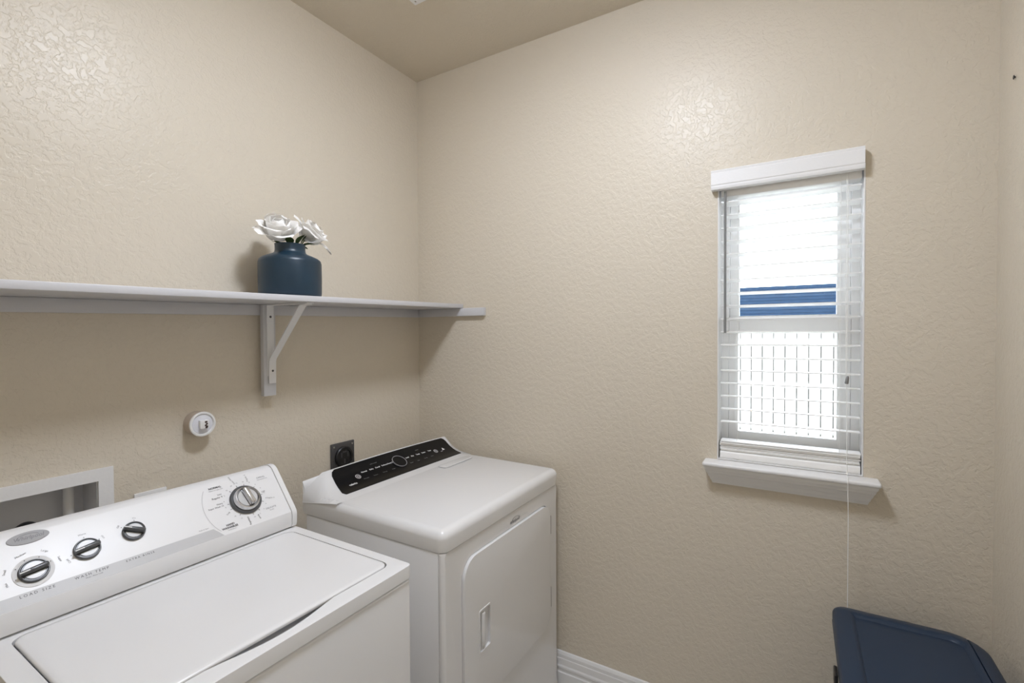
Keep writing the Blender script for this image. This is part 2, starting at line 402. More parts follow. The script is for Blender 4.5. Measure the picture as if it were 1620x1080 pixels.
strip(br, [(-.043,ZB-.002),(-.258,ZB-.002)], X0, X1, .003)
strip(br, [(-.245,ZB-.0055),(-.222,ZB-.0062),(-.212,ZB-.011),(-.050,1.360),(-.0465,1.348),(-.0455,1.275)], X0+.003, X1+.003, .003)
bk = obj('bracket', br, M_METALW, sf)
for z, y, x in ((1.503,-.0432,-.793),(1.318,-.0474,-.790)):
    obj('screw', lathe(B(), [(0,.0015),(.003,.001),(.0042,0),(0,0)], Matrix.Translation((x,y,z)) @ Matrix.Rotation(PI/2,4,'X'), 14), M_GREYPLATE, bk)

# ------------------------------------------------------------------ vase with roses
VX, VY = -.787, -.148
VZ = zt(VX)+.0014
va_ = lathe(B(), [(0,.0),(.088,.0),(.095,.004),(.0965,.012),(.097,.060),(.0965,.112),(.094,.121),(.086,.128),(.068,.136),(.053,.142),(.048,.147),(.0465,.155),(.0465,.170),(.0475,.174),(.044,.174),(.043,.168),(.043,.150),(.06,.135),(.088,.118),(.090,.02),(0,.012)], Matrix.Translation((VX,VY,VZ)), 56)
tag(obj('flower_vase', va_, M_VASE, angle=60), 'frosted dark blue glass bottle vase holding white roses', 'vase')
def petal_mesh(R, th1, half, flare, seed):
    """petal as a patch of a cup: R cup radius, th1 how far it wraps towards the top, half its half width in radians, flare its lip"""
    rnd = random.Random(seed); bm = B(); nu, nv = 10, 10; g = []
    ph = rnd.uniform(0, 6); am = rnd.uniform(.4, 1.0)
    for j in range(nv+1):
        v = j/nv; row = []
        shape = (.35+.65*math.sin(.5*PI*min(1, v*1.7)))*(1 if v < .6 else math.sqrt(max(.10, 1-((v-.6)/.43)**2)))
        for i in range(nu+1):
            u = i/nu*2-1; a = half*shape*u
            th = math.radians(22+(th1-22)*v)
            lip = max(0, v-.62)/.38
            wave = am*.05*R*math.sin(5*u+ph)*v*v
            r = R*math.sin(th)*(1+.05*math.cos(3*u+ph)) + flare*R*lip**2 + wave
            z = -R*1.12*math.cos(th) - flare*R*.45*lip**3 - .10*R*u*u*v + wave*.6
            row.append(bm.verts.new((r*math.sin(a), r*math.cos(a), z)))
        g.append(row)
    for j in range(nv):
        for i in range(nu): bm.faces.new((g[j][i], g[j][i+1], g[j+1][i+1], g[j+1][i]))
    bmesh.ops.solidify(bm, geom=bm.faces[:], thickness=.0006)
    me = finish(bm, 80); me.materials.append(M_PETAL); return me
def leaf_mesh(ln, wd, mt):
    bm = B(); g = []
    for j in range(9):
        v = j/8; w_ = wd*math.sin(PI*(v**.8))**.8+.0002; dz = -.18*ln*v*v
        g.append([bm.verts.new((w_*u, ln*v, dz+abs(u)*w_*.35)) for u in (-1,-.5,0,.5,1)])
    for a, c in zip(g, g[1:]):
        for i in range(4): bm.faces.new((a[i],a[i+1],c[i+1],c[i]))
    bmesh.ops.solidify(bm, geom=bm.faces[:], thickness=.0006)
    me = finish(bm, 60); me.materials.append(mt); return me
def rose(label, base, c, axis, openness, scale, seed, leaves):
    rs = thing('rose', label, 'rose', base)
    c = Vector(c); ax = Vector(axis).normalized()
    q = ax.to_track_quat('Z', 'Y')
    bs = c-ax*.044*scale
    b0 = Vector(base); p1 = b0*.45+bs*.55-ax*.012
    def bez(t): return (1-t)**2*b0+2*t*(1-t)*(bs-ax*.045)+t*t*bs
    obj('stem', tube(B(), [bez(t/10) for t in range(11)], .0022, 8), M_STEM, rs)
    obj('calyx', lathe(B(), [(0,-.006),(.004,-.004),(.009,.002),(.011,.008),(0,.009)], Matrix.Translation(bs) @ q.to_matrix().to_4x4(), 16), M_LEAF, rs)
    rnd = random.Random(seed)
    # layers: (count, cup radius, wrap angle, half width, lip flare)
    for k, (cnt, R_, th1, half, fl) in enumerate(((3,.011,158,1.25,.0),(4,.0185,150,1.05,.08),(4,.026,138,1.05,.16),(5,.033,124,.88,.26),(5,.040,108,.80,.36*openness),(4,.044,92,.78,.55*openness))):
        for i in range(cnt):
            me = petal_mesh(R_*scale*(1+rnd.uniform(-.03,.03)), th1+rnd.uniform(-7,7), half*(1+rnd.uniform(-.08,.08)), fl*(1+rnd.uniform(-.4,.5)), seed*31+k*7+i)
            rq = q @ Quaternion((0,0,1), 2*PI*i/cnt+k*.7+rnd.uniform(-.15,.15))
            piece('petal', me, rs, c-ORG[rs]-ax*.004*(5-k)*0, rq)
    for (lp, ld, ln, wd) in leaves:
        me = leaf_mesh(ln, wd, M_LEAF); d = Vector(ld).normalized()
        piece('leaf', me, rs, Vector(lp)-ORG[rs], d.to_track_quat('Y','Z'))
    return rs
NZ = VZ+.174
rose('full white rose in the blue vase, opening upward', (VX-.012,VY,VZ+.06), (VX-.048,VY-.010,NZ+.056), (-.30,-.50,.80), 1.0, 1.12, 3,
     [((VX-.02,VY-.03,NZ-.006),(-.5,-.55,.6),.040,.013),((VX+.0,VY-.035,NZ-.004),(.25,-.5,.9),.042,.014),((VX-.035,VY,NZ-.004),(-.9,-.2,.25),.035,.010)])
rose('white rose in the blue vase, tilted over the rim with petals drooping outward', (VX+.014,VY,VZ+.06), (VX+.074,VY-.026,NZ+.058), (.36,-.50,.66), 1.15, 1.04, 11,
     [((VX+.02,VY-.03,NZ-.006),(.6,-.5,.35),.042,.013),((VX+.025,VY-.02,NZ+.002),(.4,-.3,1.0),.045,.012),((VX+.035,VY,NZ-.004),(.9,-.1,.1),.03,.010)])

# ------------------------------------------------------------------ washing machine
WX0, WX1, WYF, WYB, WZ = -1.548, -.936, -.815, -.13, .900
wm = thing('washing_machine', 'white top loading washing machine with four dark control knobs', 'washing machine', ((WX0+WX1)/2,(WYF+WYB)/2,0))
obj('cabinet', box(B(), WX0+.002, WX1-.002, WYF+.003, WYB, .012, .8655, .006, 3), M_ENAMELW, wm)
ft = lathe(B(), [(0,0),(.02,0),(.022,.004),(.012,.012),(.012,.016),(0,.016)], None, 16); ftm = finish(ft); ftm.materials.append(M_BLACKPL)
for x in (WX0+.06, WX1-.06):
    for y in (WYF+.06, WYB-.06): piece('foot', ftm, wm, Vector((x,y,0))-ORG[wm])
obj('deck_gasket', box(B(), WX0+.012, WX1-.012, WYF+.014, WYB-.004, .8650, .8695), M_ENAMELW, wm)
# deck: shell with the lid opening and finger scoop
LX0, LX1, LY0, LY1 = -1.511, -.966, -.771, -.392
lidl = rrect(LX0,LX1,LY0,LY1,.022)
hole = rrect(LX0-.003,LX1+.003,LY0-.003,LY1+.003,.024)
def with_scoop(lp):
    out = []
    for i, (u, v) in enumerate(lp):
        out.append((u, v))
        if i == 6:   # after the first corner: along the front edge
            for k in range(13):
                t_ = k/12; out.append((-1.375+.25*t_, LY0-.003-.019*math.sin(PI*t_)**1.2-1e-4))
    return out
dk = B()
holed(dk, rrect(WX0,WX1,WYF,WYB,.012,4), [with_scoop(hole)], lambda u,v,w:(u,v,w), .870, WZ)
top_e = [e for e in dk.edges if len(e.link_faces) == 2 and abs(e.verts[0].co.z-WZ) < 1e-4 and abs(e.verts[1].co.z-WZ) < 1e-4 and
         all(v.co.x < WX0+.0122 or v.co.x > WX1-.0122 or v.co.y < WYF+.0122 or v.co.y > WYB-.0122 for v in e.verts) and any(abs(f.normal.z) < .1 for f in e.link_faces)]
bmesh.ops.recalc_face_normals(dk, faces=dk.faces[:])
top_e = [e for e in dk.edges if len(e.link_faces) == 2 and all(abs(v.co.z-WZ) < 1e-4 for v in e.verts) and
         any(abs(f.normal.z) < .1 for f in e.link_faces) and
         all(v.co.x < WX0+.0125 or v.co.x > WX1-.0125 or v.co.y < WYF+.0125 or v.co.y > WYB-.0125 for v in e.verts)]
bmesh.ops.bevel(dk, geom=top_e, offset=.006, segments=4, profile=.5, affect='EDGES', clamp_overlap=True)
dko = obj('top_deck', dk, M_ENAMELW, wm, angle=30)
obj('basin_rim', box(B(), WX0+.010, WX1-.010, WYF+.012, LY1+.02, .8697, .8735), M_ENAMELW, wm)
li = B()
def inset(lp, d):
    cu = (LX0+LX1)/2; cv = (LY0+LY1)/2; su = 1-2*d/(LX1-LX0); sv = 1-2*d/(LY1-LY0)
    return [(cu+(u-cu)*su, cv+(v-cv)*sv) for u, v in lp]
loft(li, [[(u,v,.8945) for u,v in inset(lidl,.001)],[(u,v,.8985) for u,v in lidl],[(u,v,.9012) for u,v in inset(lidl,.0012)],[(u,v,.9024) for u,v in inset(lidl,.004)],[(u,v,.9026) for u,v in inset(lidl,.012)],[(u,v,.9020) for u,v in inset(lidl,.03)],[(u,v,.9016) for u,v in inset(lidl,.06)]])
obj('lid', li, M_ENAMELW, wm, angle=50)
# console: moulded body, grey band, end caps
cprof = [(-.370,.9015),(-.3790,.905),(-.3815,.913),(-.3825,.938),(-.3810,.9470),(-.3725,.957),(-.291,1.0525),(-.284,1.0585),(-.274,1.0615),(-.262,1.061),(-.236,1.054),(-.222,1.046),(-.215,1.030),(-.20,.9015)]
fx = lambda u,v,w:(w,u,v)
cons = obj('console', extrude(B(), cprof, fx, WX0+.016, WX1-.0165), M_CONSW, wm, angle=25)
cp2 = [(y*1.0+(-.0018 if y < -.29 else .0012 if y > -.25 else 0), z+(.0015 if z > .95 else 0)) for y, z in cprof]
for a, c in ((WX1-.0155, WX1), (WX0, WX0+.015)):
    e = B(); extrude(e, cp2, fx, a, c)
    bmesh.ops.recalc_face_normals(e, faces=e.faces[:])
    ee = [d for d in e.edges if all(abs(v.co.x-(c if c == WX1 else a)) < 1e-5 for v in d.verts)]
    bmesh.ops.bevel(e, geom=ee, offset=.003, segments=3, profile=.5, affect='EDGES', clamp_overlap=True)
    obj('end_cap', e, M_CONSW, wm, angle=30)
FO = Vector((0,-.374,.955)); FD = Vector((0,-.288+.374,1.056-.955)).normalized()
# the sloping face as built runs between two profile corners
fa = Vector((0,-.3725,.957)); fb = Vector((0,-.291,1.0525)); FD = (fb-fa).normalized(); FN = Vector((1,0,0)).cross(FD)
def onface(x, v, h=.0006):
    return Vector((x, 0, 0))+Vector((0, fa.y, fa.z))+FD*v+FN*h
FM = lambda x, v, h=.0006, a=0: frame_mtx(onface(x, v, h), (1,0,0), FD) @ Matrix.Rotation(a,4,'Z')
def faceplate(poly, h0, h1):
    return extrude(B(), poly, lambda u,v,w: onface(u,v,w), h0, h1)
TC = (-1.054, .060)
bandp = [(-1.530,-.001),(-1.530,.012)]+[(-1.530+.365*t/8, .012) for t in range(1,9)]
arc = [(TC[0]+.104*math.cos(a), TC[1]+.104*math.sin(a)) for a in [math.radians(207+3.0*k) for k in range(0,6)]]
obj('grey_band', faceplate([(-1.530,-.0125),(-1.530,.0115),(-1.30,.0115),(-1.152,.0115),(-1.146,.004),(-1.134,-.0125)], 0, .0004), M_BAND, cons)
# thin arc line round the cycle dial
def ring_arc(r0, r1, a0, a1, c, n=40):
    o = [(c[0]+r1*math.cos(math.radians(a0+(a1-a0)*k/n)), c[1]+r1*math.sin(math.radians(a0+(a1-a0)*k/n))) for k in range(n+1)]
    i_ = [(c[0]+r0*math.cos(math.radians(a0+(a1-a0)*k/n)), c[1]+r0*math.sin(math.radians(a0+(a1-a0)*k/n))) for k in range(n+1)]
    bm = B(); A = [bm.verts.new(onface(u,v,.0005)) for u,v in o]; Bv = [bm.verts.new(onface(u,v,.0005)) for u,v in i_]
    for k in range(n): bm.faces.new((A[k],A[k+1],Bv[k+1],Bv[k]))
    return bm
obj('dial_outline', ring_arc(.1025,.1035,148,216,TC), M_GREYLINE, cons)
# knobs
def knob(c, r, ang, chrome=False, ring=0):
    k = obj('knob', lathe(B(), ([(0,.0),(r*1.0,.0),(r*1.0,.0035),(r*.93,.006),(r*.90,.006),(r*.82,.004)] if not chrome else [(0,0),(r,0),(r,.004),(r*.95,.006),(r*.86,.006)])+[(0,.004 if not chrome else .006)], FM(*c, .0006), 48), M_KNOBD, wm)
    if ring:
        obj('knob_surround', lathe(B(), [(r*1.02,.0008),(ring,.0008),(ring,.0004),(r*1.02,.0004)], FM(*c, .0002), 48), M_PRINTW, k)
    fm = FM(c[0], c[1], .0006, ang)
    if chrome:
        obj('dial_skirt', lathe(B(), [(0,.006),(r*.84,.006),(r*.84,.010),(r*.76,.017),(r*.70,.018),(r*.62,.014),(0,.014)], FM(*c,.0006), 48), M_CHROME, k)
        g = B(); box(g, -r*.62, r*.62, -r*.17, r*.17, .013, .030, .004, 3); bmesh.ops.transform(g, matrix=fm, verts=g.verts[:]); obj('grip', g, M_CHROME, k)
        d = B(); extrude(d, [(r*.60*math.cos(a), r*.60*math.sin(a)) for a in [math.radians(18+144*j/16) for j in range(17)]], lambda u,v,w:(u,v,w), .0142, .0152); bmesh.ops.transform(d, matrix=fm, verts=d.verts[:]); obj('grip_hollow', d, M_SILVER, k)
        d = B(); extrude(d, [(r*.60*math.cos(a), r*.60*math.sin(a)) for a in [math.radians(198+144*j/16) for j in range(17)]], lambda u,v,w:(u,v,w), .0142, .0152); bmesh.ops.transform(d, matrix=fm, verts=d.verts[:]); obj('grip_hollow', d, M_SILVER, k)
    else:
        for s in (0, 180):
            d = B(); extrude(d, [(r*.72*math.cos(a), r*.72*math.sin(a)) for a in [math.radians(s+22+136*j/16) for j in range(17)]], lambda u,v,w:(u,v,w), .0042, .0056); bmesh.ops.transform(d, matrix=fm, verts=d.verts[:]); obj('grip_hollow', d, M_SILVER, k)
        g = B(); box(g, -r*.96, r*.90, -r*.22, r*.22, .003, .016, .0035, 3)
        for v_ in g.verts: v_.co.y *= (1.0 if v_.co.x > 0 else .8)
        bmesh.ops.transform(g, matrix=fm, verts=g.verts[:]); obj('grip', g, M_KNOBD, k)
        g = B(); box(g, -r*1.0, -r*.35, -r*.05, r*.05, .0150, .0166); bmesh.ops.transform(g, matrix=fm, verts=g.verts[:]); obj('pointer', g, M_PRINTW, k)
    return k
knob(TC, .0400, math.radians(98), True)
knob((-1.302,.066), .0215, math.radians(-30))
knob((-1.385,.058), .0225, math.radians(8))
knob((-1.467,.047), .0225, math.radians(8), ring=.0300)
# lettering
L1 = B()
text(L1, 'LOAD SIZE', .0072, FM(-1.469,.0055), space=1.5); text(L1, 'WASH TEMP', .0072, FM(-1.388,.0055), space=1.5); text(L1, 'EXTRA RINSE', .0062, FM(-1.305,.0055), space=1.5)
text(L1, 'Wash / Rinse Cold', .0036, FM(-1.386,-.0005)); 
text(L1, 'NORMAL', .0075, FM(-1.113,.116), thick=.0002); text(L1, 'HAND', .0070, FM(-1.112,.009), thick=.0002); text(L1, 'WASHABLES', .0070, FM(-1.115,.002), thick=.0002)
text(L1, 'Regular 9', .0068, FM(-1.117,.087)); text(L1, 'Super Wash 15', .0060, FM(-1.128,.062)); text(L1, 'Less', .006, FM(-1.109,.095)); text(L1, 'Heavy', .006, FM(-1.117,.0695))
text(L1, 'Regular 6', .0062, FM(-1.066,.002,.0006,PI/2)); text(L1, 'Rinse', .0062, FM(-1.038,.004,.0006,math.radians(-75)))
obj('lettering', L1, M_INK, cons)['kind'] = 'stuff'
L2 = B()
text(L2, 'Heavy to Light Soil', .0045, FM(-1.113,.1095)); text(L2, 'CASUAL', .0065, FM(-.992,.112)); text(L2, 'Permanent Press', .0042, FM(-.990,.1055)); text(L2, 'Regular 9', .0058, FM(-1.030,.120,.0006,PI/2))
text(L2, 'DELICATE', .0065, FM(-1.000,.018)); text(L2, 'Gentle', .0045, FM(-1.000,.0115)); text(L2, 'Extra Wash', .0055, FM(-1.068,.124,.0006,math.radians(110)))
text(L2, 'Off', .007, FM(-1.002,.068)); text(L2, 'Regular 6', .0055, FM(-.990,.045,.0006,math.radians(-15))); text(L2, 'Soak', .0055, FM(-1.107,.038,.0006,math.radians(35)))
text(L2, 'Small fabrics', .0040, FM(-1.112,-.004)); text(L2, 'Push to Start', .0042, FM(-1.172,.0175))
for k in range(20):                                            # scale marks around the dial
    a = math.radians(18*k+5); 
    text(L2, str(2+2*(k % 8)), .005, FM(TC[0]+.053*math.cos(a), TC[1]+.053*math.sin(a)*1.0))
for c, ls in (((-1.385,.058),(('Cold',-158),('Warm',92),('Hot',28))), ((-1.467,.047),(('Small',160),('Medium',108),('Large',58),('Super',12),('Mini',196))), ((-1.302,.066),(('Off',140),('On',75)))):
    for s, a in ls:
        a = math.radians(a); R = .040 if c[0] < -1.45 else .034 if c[0] < -1.35 else .031
        text(L2, s, .0052, FM(c[0]+R*math.cos(a), c[1]+R*math.sin(a), .0006, a-PI/2))
obj('lettering', L2, M_INKG, cons)['kind'] = 'stuff'
L3 = B()
for c, angs, R in (((-1.467,.047),(195,150,110,65,20),.0268),((-1.385,.058),(188,90,30),.0262),((-1.302,.066),(140,75),.0250)):
    for a in angs:
        a = math.radians(a); lathe(L3, [(.0009,.0006),(0,.0007)], FM(c[0]+R*math.cos(a), c[1]+R*math.sin(a), .0009), 8)
for a in (2, 40, 75, 100, 130, 178, 198, 232, 275, 300, 335):
    a = math.radians(a); t_ = B(); box(t_, .0415, .0465, -.0004, .0004, .0002, .0006); merge(L3, t_, FM(*TC,.0006,a))
obj('scale_mark', L3, M_INK, cons)['kind'] = 'stuff'
bd = obj('badge', lathe(B(), [(0,.0016),(.85,.0016),(.97,.0012),(1,.0002)], FM(-1.463,.117,.0003) @ Matrix.Diagonal((.031,.0125,1,1)), 48), M_BADGE, wm)
t_ = B(); text(t_, 'Whirlpool', .0105, FM(-1.463,.1165,.0021), shear=.25, thick=.00015)
tube(t_, [onface(-1.463+.016*math.cos(a), .117+.0075*math.sin(a), .0021) for a in [math.radians(200-10*k) for k in range(20)]], .0003, 5)
obj('badge_lettering', t_, M_INKG, bd)

# ------------------------------------------------------------------ tumble dryer
DX0, DX1, DYF, DYB = -.760, -.038, -.764, -.176
dr = thing('tumble_dryer', 'white tumble dryer with black sloping control panel and front door', 'dryer', ((DX0+DX1)/2,(DYF+DYB)/2,0))
ZS = .8365
obj('cabinet', box(B(), DX0, DX1, -.7475, DYB, .012, ZS, .004, 2), M_ENAMEL, dr)
fd = lambda u,v,w:(u,w,v)
DO = rrect(-.674,-.116,.308,.783,.060,10)
def sc_(lp, d, c=(-.395,.5455), hw=.279, hh=.2375): return [(c[0]+(u-c[0])*(1-d/hw), c[1]+(v-c[1])*(1-d/hh)) for u,v in lp]
PO = sc_(DO,-.0025)                                              # pocket the door closes into, 2.5 mm gap all round
fp = B(); holed(fp, [(DX0,.012),(DX1,.012),(DX1,ZS-.001),(DX0,ZS-.001)], [PO], fd, -.7495, DYF)
bmesh.ops.recalc_face_normals(fp, faces=fp.faces[:])
bmesh.ops.bevel(fp, geom=[e for e in fp.edges if all(abs(v.co.y-DYF) < 1e-5 for v in e.verts) and (all(abs(v.co.x-DX0) < 1e-5 for v in e.verts) or all(abs(v.co.x-DX1) < 1e-5 for v in e.verts))], offset=.013, segments=6, profile=.5, affect='EDGES')
extrude(fp, PO, fd, -.7497, DYF+.0090)
obj('front_panel', fp, M_ENAMEL, dr, angle=30)
obj('seam', box(B(), DX0+.012, DX1-.012, -.750, -.747, .014, ZS-.004), M_ENAMEL, dr)
obj('seam', box(B(), DX0+.012, DX1-.012, DYF+.014, DYB-.004, ZS-.0005, ZS+.003), M_ENAMEL, dr)
for x in (DX0+.07, DX1-.07):
    for y in (DYF+.07, DYB-.07): piece('foot', ftm, dr, Vector((x,y,0))-ORG[dr])
tp = B(); box(tp, DX0-.005, DX1+.004, DYF-.006, DYB+.012, ZS+.002, .900, .026, 6, lambda c,d: c.z > .89 or (abs(d.z) > .02 and c.y < -.5))
for v in tp.verts:
    if v.co.z > .87: v.co.z += .006*min(1, max(0, (v.co.y+.72)/.4))
    if v.co.z < ZS+.003: 
        v.co.x += .004 if v.co.x < -.5 else -.004; v.co.y += .003 if v.co.y < -.5 else 0
obj('top_panel', tp, M_ENAMEL, dr, angle=50)
# console: concave swept ramp with leaning ends
prof = [(-.345,.9045),(-.325,.9060),(-.300,.9085),(-.278,.9130),(-.256,.9205),(-.236,.9305),(-.218,.9430),(-.204,.9540),(-.196,.9600),(-.190,.9635),(-.184,.9645),(-.178,.9620),(-.172,.9540)]
lx = lambda s: -.742+.046*s**.8        # left ridge as a function of profile progress
rx = lambda s: -.050+.012*s
cn = B(); rows = []; NP = len(prof); NX = 18
for k, (y, z) in enumerate(prof):
    s = k/(NP-1); row = []
    for i in range(NX+1):
        t_ = i/NX; x = lx(s)*(1-t_)+rx(s)*t_
        row.append(cn.verts.new((x, y, z+.006*math.sin(PI*t_)*s)))
    rows.append(row)
for a, c in zip(rows, rows[1:]):
    for i in range(NX): cn.faces.new((a[i],a[i+1],c[i+1],c[i]))
def endcap(col, xout, yb):
    n_ = len(col); low = []
    for k, v in enumerate(col):
        s = k/(n_-1); y = -.337+(-.165+.337)*s
        low.append(cn.verts.new((xout, y, .901-.024*s)))
    mid = []
    for k, v in enumerate(col):
        q = k/(n_-1); b_ = low[k].co; mid.append(cn.verts.new((xout, b_.y, b_.z+.001+(.946-b_.z)*q**6)))
    for k in range(n_-1):
        cn.faces.new((col[k],mid[k],mid[k+1],col[k+1])); cn.faces.new((mid[k],low[k],low[k+1],mid[k+1]))
    return mid, low
ml, ll = endcap([r_[0] for r_ in rows], DX0-.0045, DYB); mr, lr = endcap([r_[-1] for r_ in rows], DX1+.0035, DYB)
# back
bt = [cn.verts.new((v.co.x, -.1655, .872)) for v in rows[-1]]
for i in range(NX): cn.faces.new((rows[-1][i],rows[-1][i+1],bt[i+1],bt[i]))
cn.faces.new((rows[-1][0], bt[0], ll[-1], ml[-1])); cn.faces.new((rows[-1][-1], mr[-1], lr[-1], bt[-1]))
sp_ = [(DX0-.0052,-.337+.172*k/8,.901-.024*k/8) for k in range(9)]
co = obj('console', cn, M_ENAMEL, dr, angle=65)
obj('seam', tube(B(), sp_, .0011, 6), M_ENAMEL, co)
# black control panel follows the ramp
def ramp(t_):
    """point and slope at y"""
    for (y0,z0),(y1,z1) in zip(prof, prof[1:]):
        if y0 <= t_ <= y1: f_ = (t_-y0)/(y1-y0); return z0+(z1-z0)*f_
    return prof[-1][1]
ys = [-.306,-.290,-.276,-.256,-.240,-.224,-.210,-.199,-.193]
def px(y):
    s = (y+.306)/.113; return (-.712+.034*s**.8 + (.018 if s > .95 else .006 if s > .9 else .012 if s < .02 else 0), -.070+.010*s-(.014 if s > .95 else .005 if s > .9 else 0))
def rpt(x, y, h):
    s = (y+.345)/.173; t_ = (x+.742)/.69; z = ramp(y)+.006*math.sin(PI*min(1,max(0,t_)))*max(0,s)
    sl_ = (ramp(y+.006)-ramp(y-.006))/.012; n_ = Vector((0,-sl_,1)).normalized()
    return Vector((x,y,z))+n_*h
pn = B(); tr_ = []; lo_ = []
for y in ys:
    a, c = px(y)
    tr_.append([pn.verts.new(rpt(a+(c-a)*i/NX, y, .0022)) for i in range(NX+1)]); lo_.append([pn.verts.new(rpt(a+(c-a)*i/NX, y, -.0015)) for i in range(NX+1)])
for k in range(len(ys)-1):
    for i in range(NX):
        pn.faces.new((tr_[k][i],tr_[k][i+1],tr_[k+1][i+1],tr_[k+1][i])); pn.faces.new((lo_[k][i],lo_[k+1][i],lo_[k+1][i+1],lo_[k][i+1]))
    for i in (0, NX): pn.faces.new((tr_[k][i],tr_[k+1][i],lo_[k+1][i],lo_[k][i]))
for k in (0, len(ys)-1):
    for i in range(NX): pn.faces.new((tr_[k][i],tr_[k][i+1],lo_[k][i+1],lo_[k][i]))
pan = obj('control_panel', pn, M_BLACKGL, dr, angle=60)
def rm(x, y, h=.0030):
    sl_ = (ramp(y+.012)-ramp(y-.012))/.024
    return frame_mtx(rpt(x,y,h), (1,0,0), (0,1,sl_))
def warp_text(bm, s, size, x, y, **kw): text(bm, s, size, rm(x,y), **kw)
obj('dial_ring', lathe(B(), [(.0290,.0),(.0290,.0032),(.0312,.0032),(.0312,.0)], rm(-.387,-.2385,.0045), 48), M_INKG, pan)
obj('dial_face', lathe(B(), [(0,.0060),(.0288,.0060),(.0288,0)], rm(-.387,-.2385,.0002), 48), M_BLACKGL, pan)
W = B()
warp_text(W, 'cabrio', .0135, -.640,-.268, thick=.0004)
for s, x in (('Normal',-.560),('Bulky',-.525),('Casual',-.495),('Delicate',-.460),('Heavy Duty',-.425)):
    warp_text(W, s, .0085, x, -.232-.0, thick=.0002)
for s, x in (('Level',-.335),('Dry',-.305),('Temp',-.272),('Steam',-.238),('Time',-.200)):
    warp_text(W, s, .0090, x, -.232, thick=.0003)
for cx_, R in ((-.597,.0105),(-.170,.0100)):
    lathe(W, [(R*.82,.0003),(R,.0003)], rm(cx_,-.243), 24); lathe(W, [(R*.34,.0003),(R*.5,.0003)], rm(cx_,-.243), 16)
t_ = B(); extrude(t_, [(0,.008),(.008,-.006),(-.008,-.006)], lambda u,v,w:(u,v,w), 0, .0003); merge(W, t_, rm(-.122,-.243))
warp_text(W, 'start', .008, -.140,-.252)
obj('lettering', W, M_PRINTW, pan)['kind'] = 'stuff'
W = B()
for s, x in (('Wrinkle',-.575),('Sensor',-.530),('Energy',-.485),('Static',-.440)): warp_text(W, s, .0075, x, -.262)
for s, x in (('More',-.340),('Less',-.300),('Damp',-.255),('Cool',-.215)): warp_text(W, s, .0075, x, -.262)
warp_text(W, 'cycle control', .0065, -.50,-.214); warp_text(W, 'options', .0065, -.26,-.214)
for x0, x1 in ((-.59,-.42),(-.35,-.19)): 
    t_ = B(); box(t_, x0, x1, -.0004, .0004, 0, .0003); c_ = rm(0,-.243); merge(W, t_, c_)
obj('lettering', W, M_PRINTG, pan)['kind'] = 'stuff'
lt = B(); 
loft(lt, [[(u,v,.9062) for u,v in rrect(-.285,-.100,-.392,-.350,.006,3)],[(u,v,.9085) for u,v in rrect(-.284,-.101,-.391,-.351,.006,3)],[(u,v,.9095) for u,v in rrect(-.280,-.105,-.387,-.355,.005,3)]])
obj('lint_filter_cover', lt, M_ENAMEL, dr)
# door
HO = rrect(-.601,-.542,.473,.602,.006,3)
dm = B(); holed(dm, DO, [HO], fd, DYF+.0085, DYF-.0095)
bmesh.ops.recalc_face_normals(dm, faces=dm.faces[:])
de = [e for e in dm.edges if all(abs(v.co.y-(DYF-.0095)) < 1e-5 for v in e.verts) and len(e.link_faces) == 2 and any(abs(f.normal.y) < .1 for f in e.link_faces) and max(abs(e.verts[0].co.x+.5715), abs(e.verts[0].co.z-.5375)) > .07]
bmesh.ops.bevel(dm, geom=de, offset=.005, segments=4, profile=.5, affect='EDGES', clamp_overlap=True)
do = obj('door', dm, M_ENAMEL, dr, angle=30)
hd = B(); holed(hd, rrect(-.603,-.540,.471,.604,.007,3), [rrect(-.598,-.545,.476,.599,.004,3)], fd, DYF-.0092, DYF-.0112)
box(hd, -.6005,-.5425, DYF-.0012, DYF-.0008, .4735,.6015)
box(hd, -.586,-.570, DYF-.0125, DYF-.0012, .486,.590, .005, 3)
obj('handle', hd, M_ENAMEL, do)
for z0, z1 in ((.658,.730),(.371,.451)):
    hg = box(B(), -.1155,-.1060, DYF-.007, DYF-.0002, z0, z1, .002)
    obj('hinge', hg, M_HINGE, do)
t_ = B(); text(t_, 'Whirlpool', .0155, frame_mtx((-.375,DYF-.0008,.801),(1,0,0),(0,0,1)), shear=.2, thick=.0003)
tube(t_, [(-.375+.026*math.cos(a)+.006, DYF-.0008, .802+.012*math.sin(a)) for a in [math.radians(150-9*k) for k in range(18)]], .0005, 5)
obj('brand_lettering', t_, M_INKG, dr)

# ------------------------------------------------------------------ things on the back wall
# round capped stub
cx_, cz_ = -1.014, 1.171
rot = Matrix.Translation((cx_,0,cz_)) @ Matrix.Rotation(PI/2,4,'X')      # local z -> -y
ps = thing('pipe_stub', 'round beige pipe stub with white end cap on the back wall', 'pipe cap', (cx_,-.0005,cz_))
obj('sleeve', lathe(B(), [(0,.0005),(.0365,.0005),(.0365,.037),(0,.037)], rot, 40), mat('beige_painted_plastic', (.55,.47,.40), .5), ps)
obj('rim', lathe(B(), [(.0295,.0372),(.0372,.0372),(.0378,.0395),(.0366,.0425),(.0320,.0430),(.0298,.040),(.0295,.0372)], rot, 40), M_PIPEW, ps)
cpc = obj('cap_face', lathe(B(), [(0,.0372),(.0292,.0372),(.0292,.0388),(.026,.0402),(0,.0402)], rot, 40), mat('pale_cap_plastic', (.70,.71,.76), .4), ps)
obj('connector', box(B(), cx_-.012, cx_+.013, -.052, -.0404, cz_-.013, cz_+.013, .0015), M_PIPEW, ps)
mk = B()
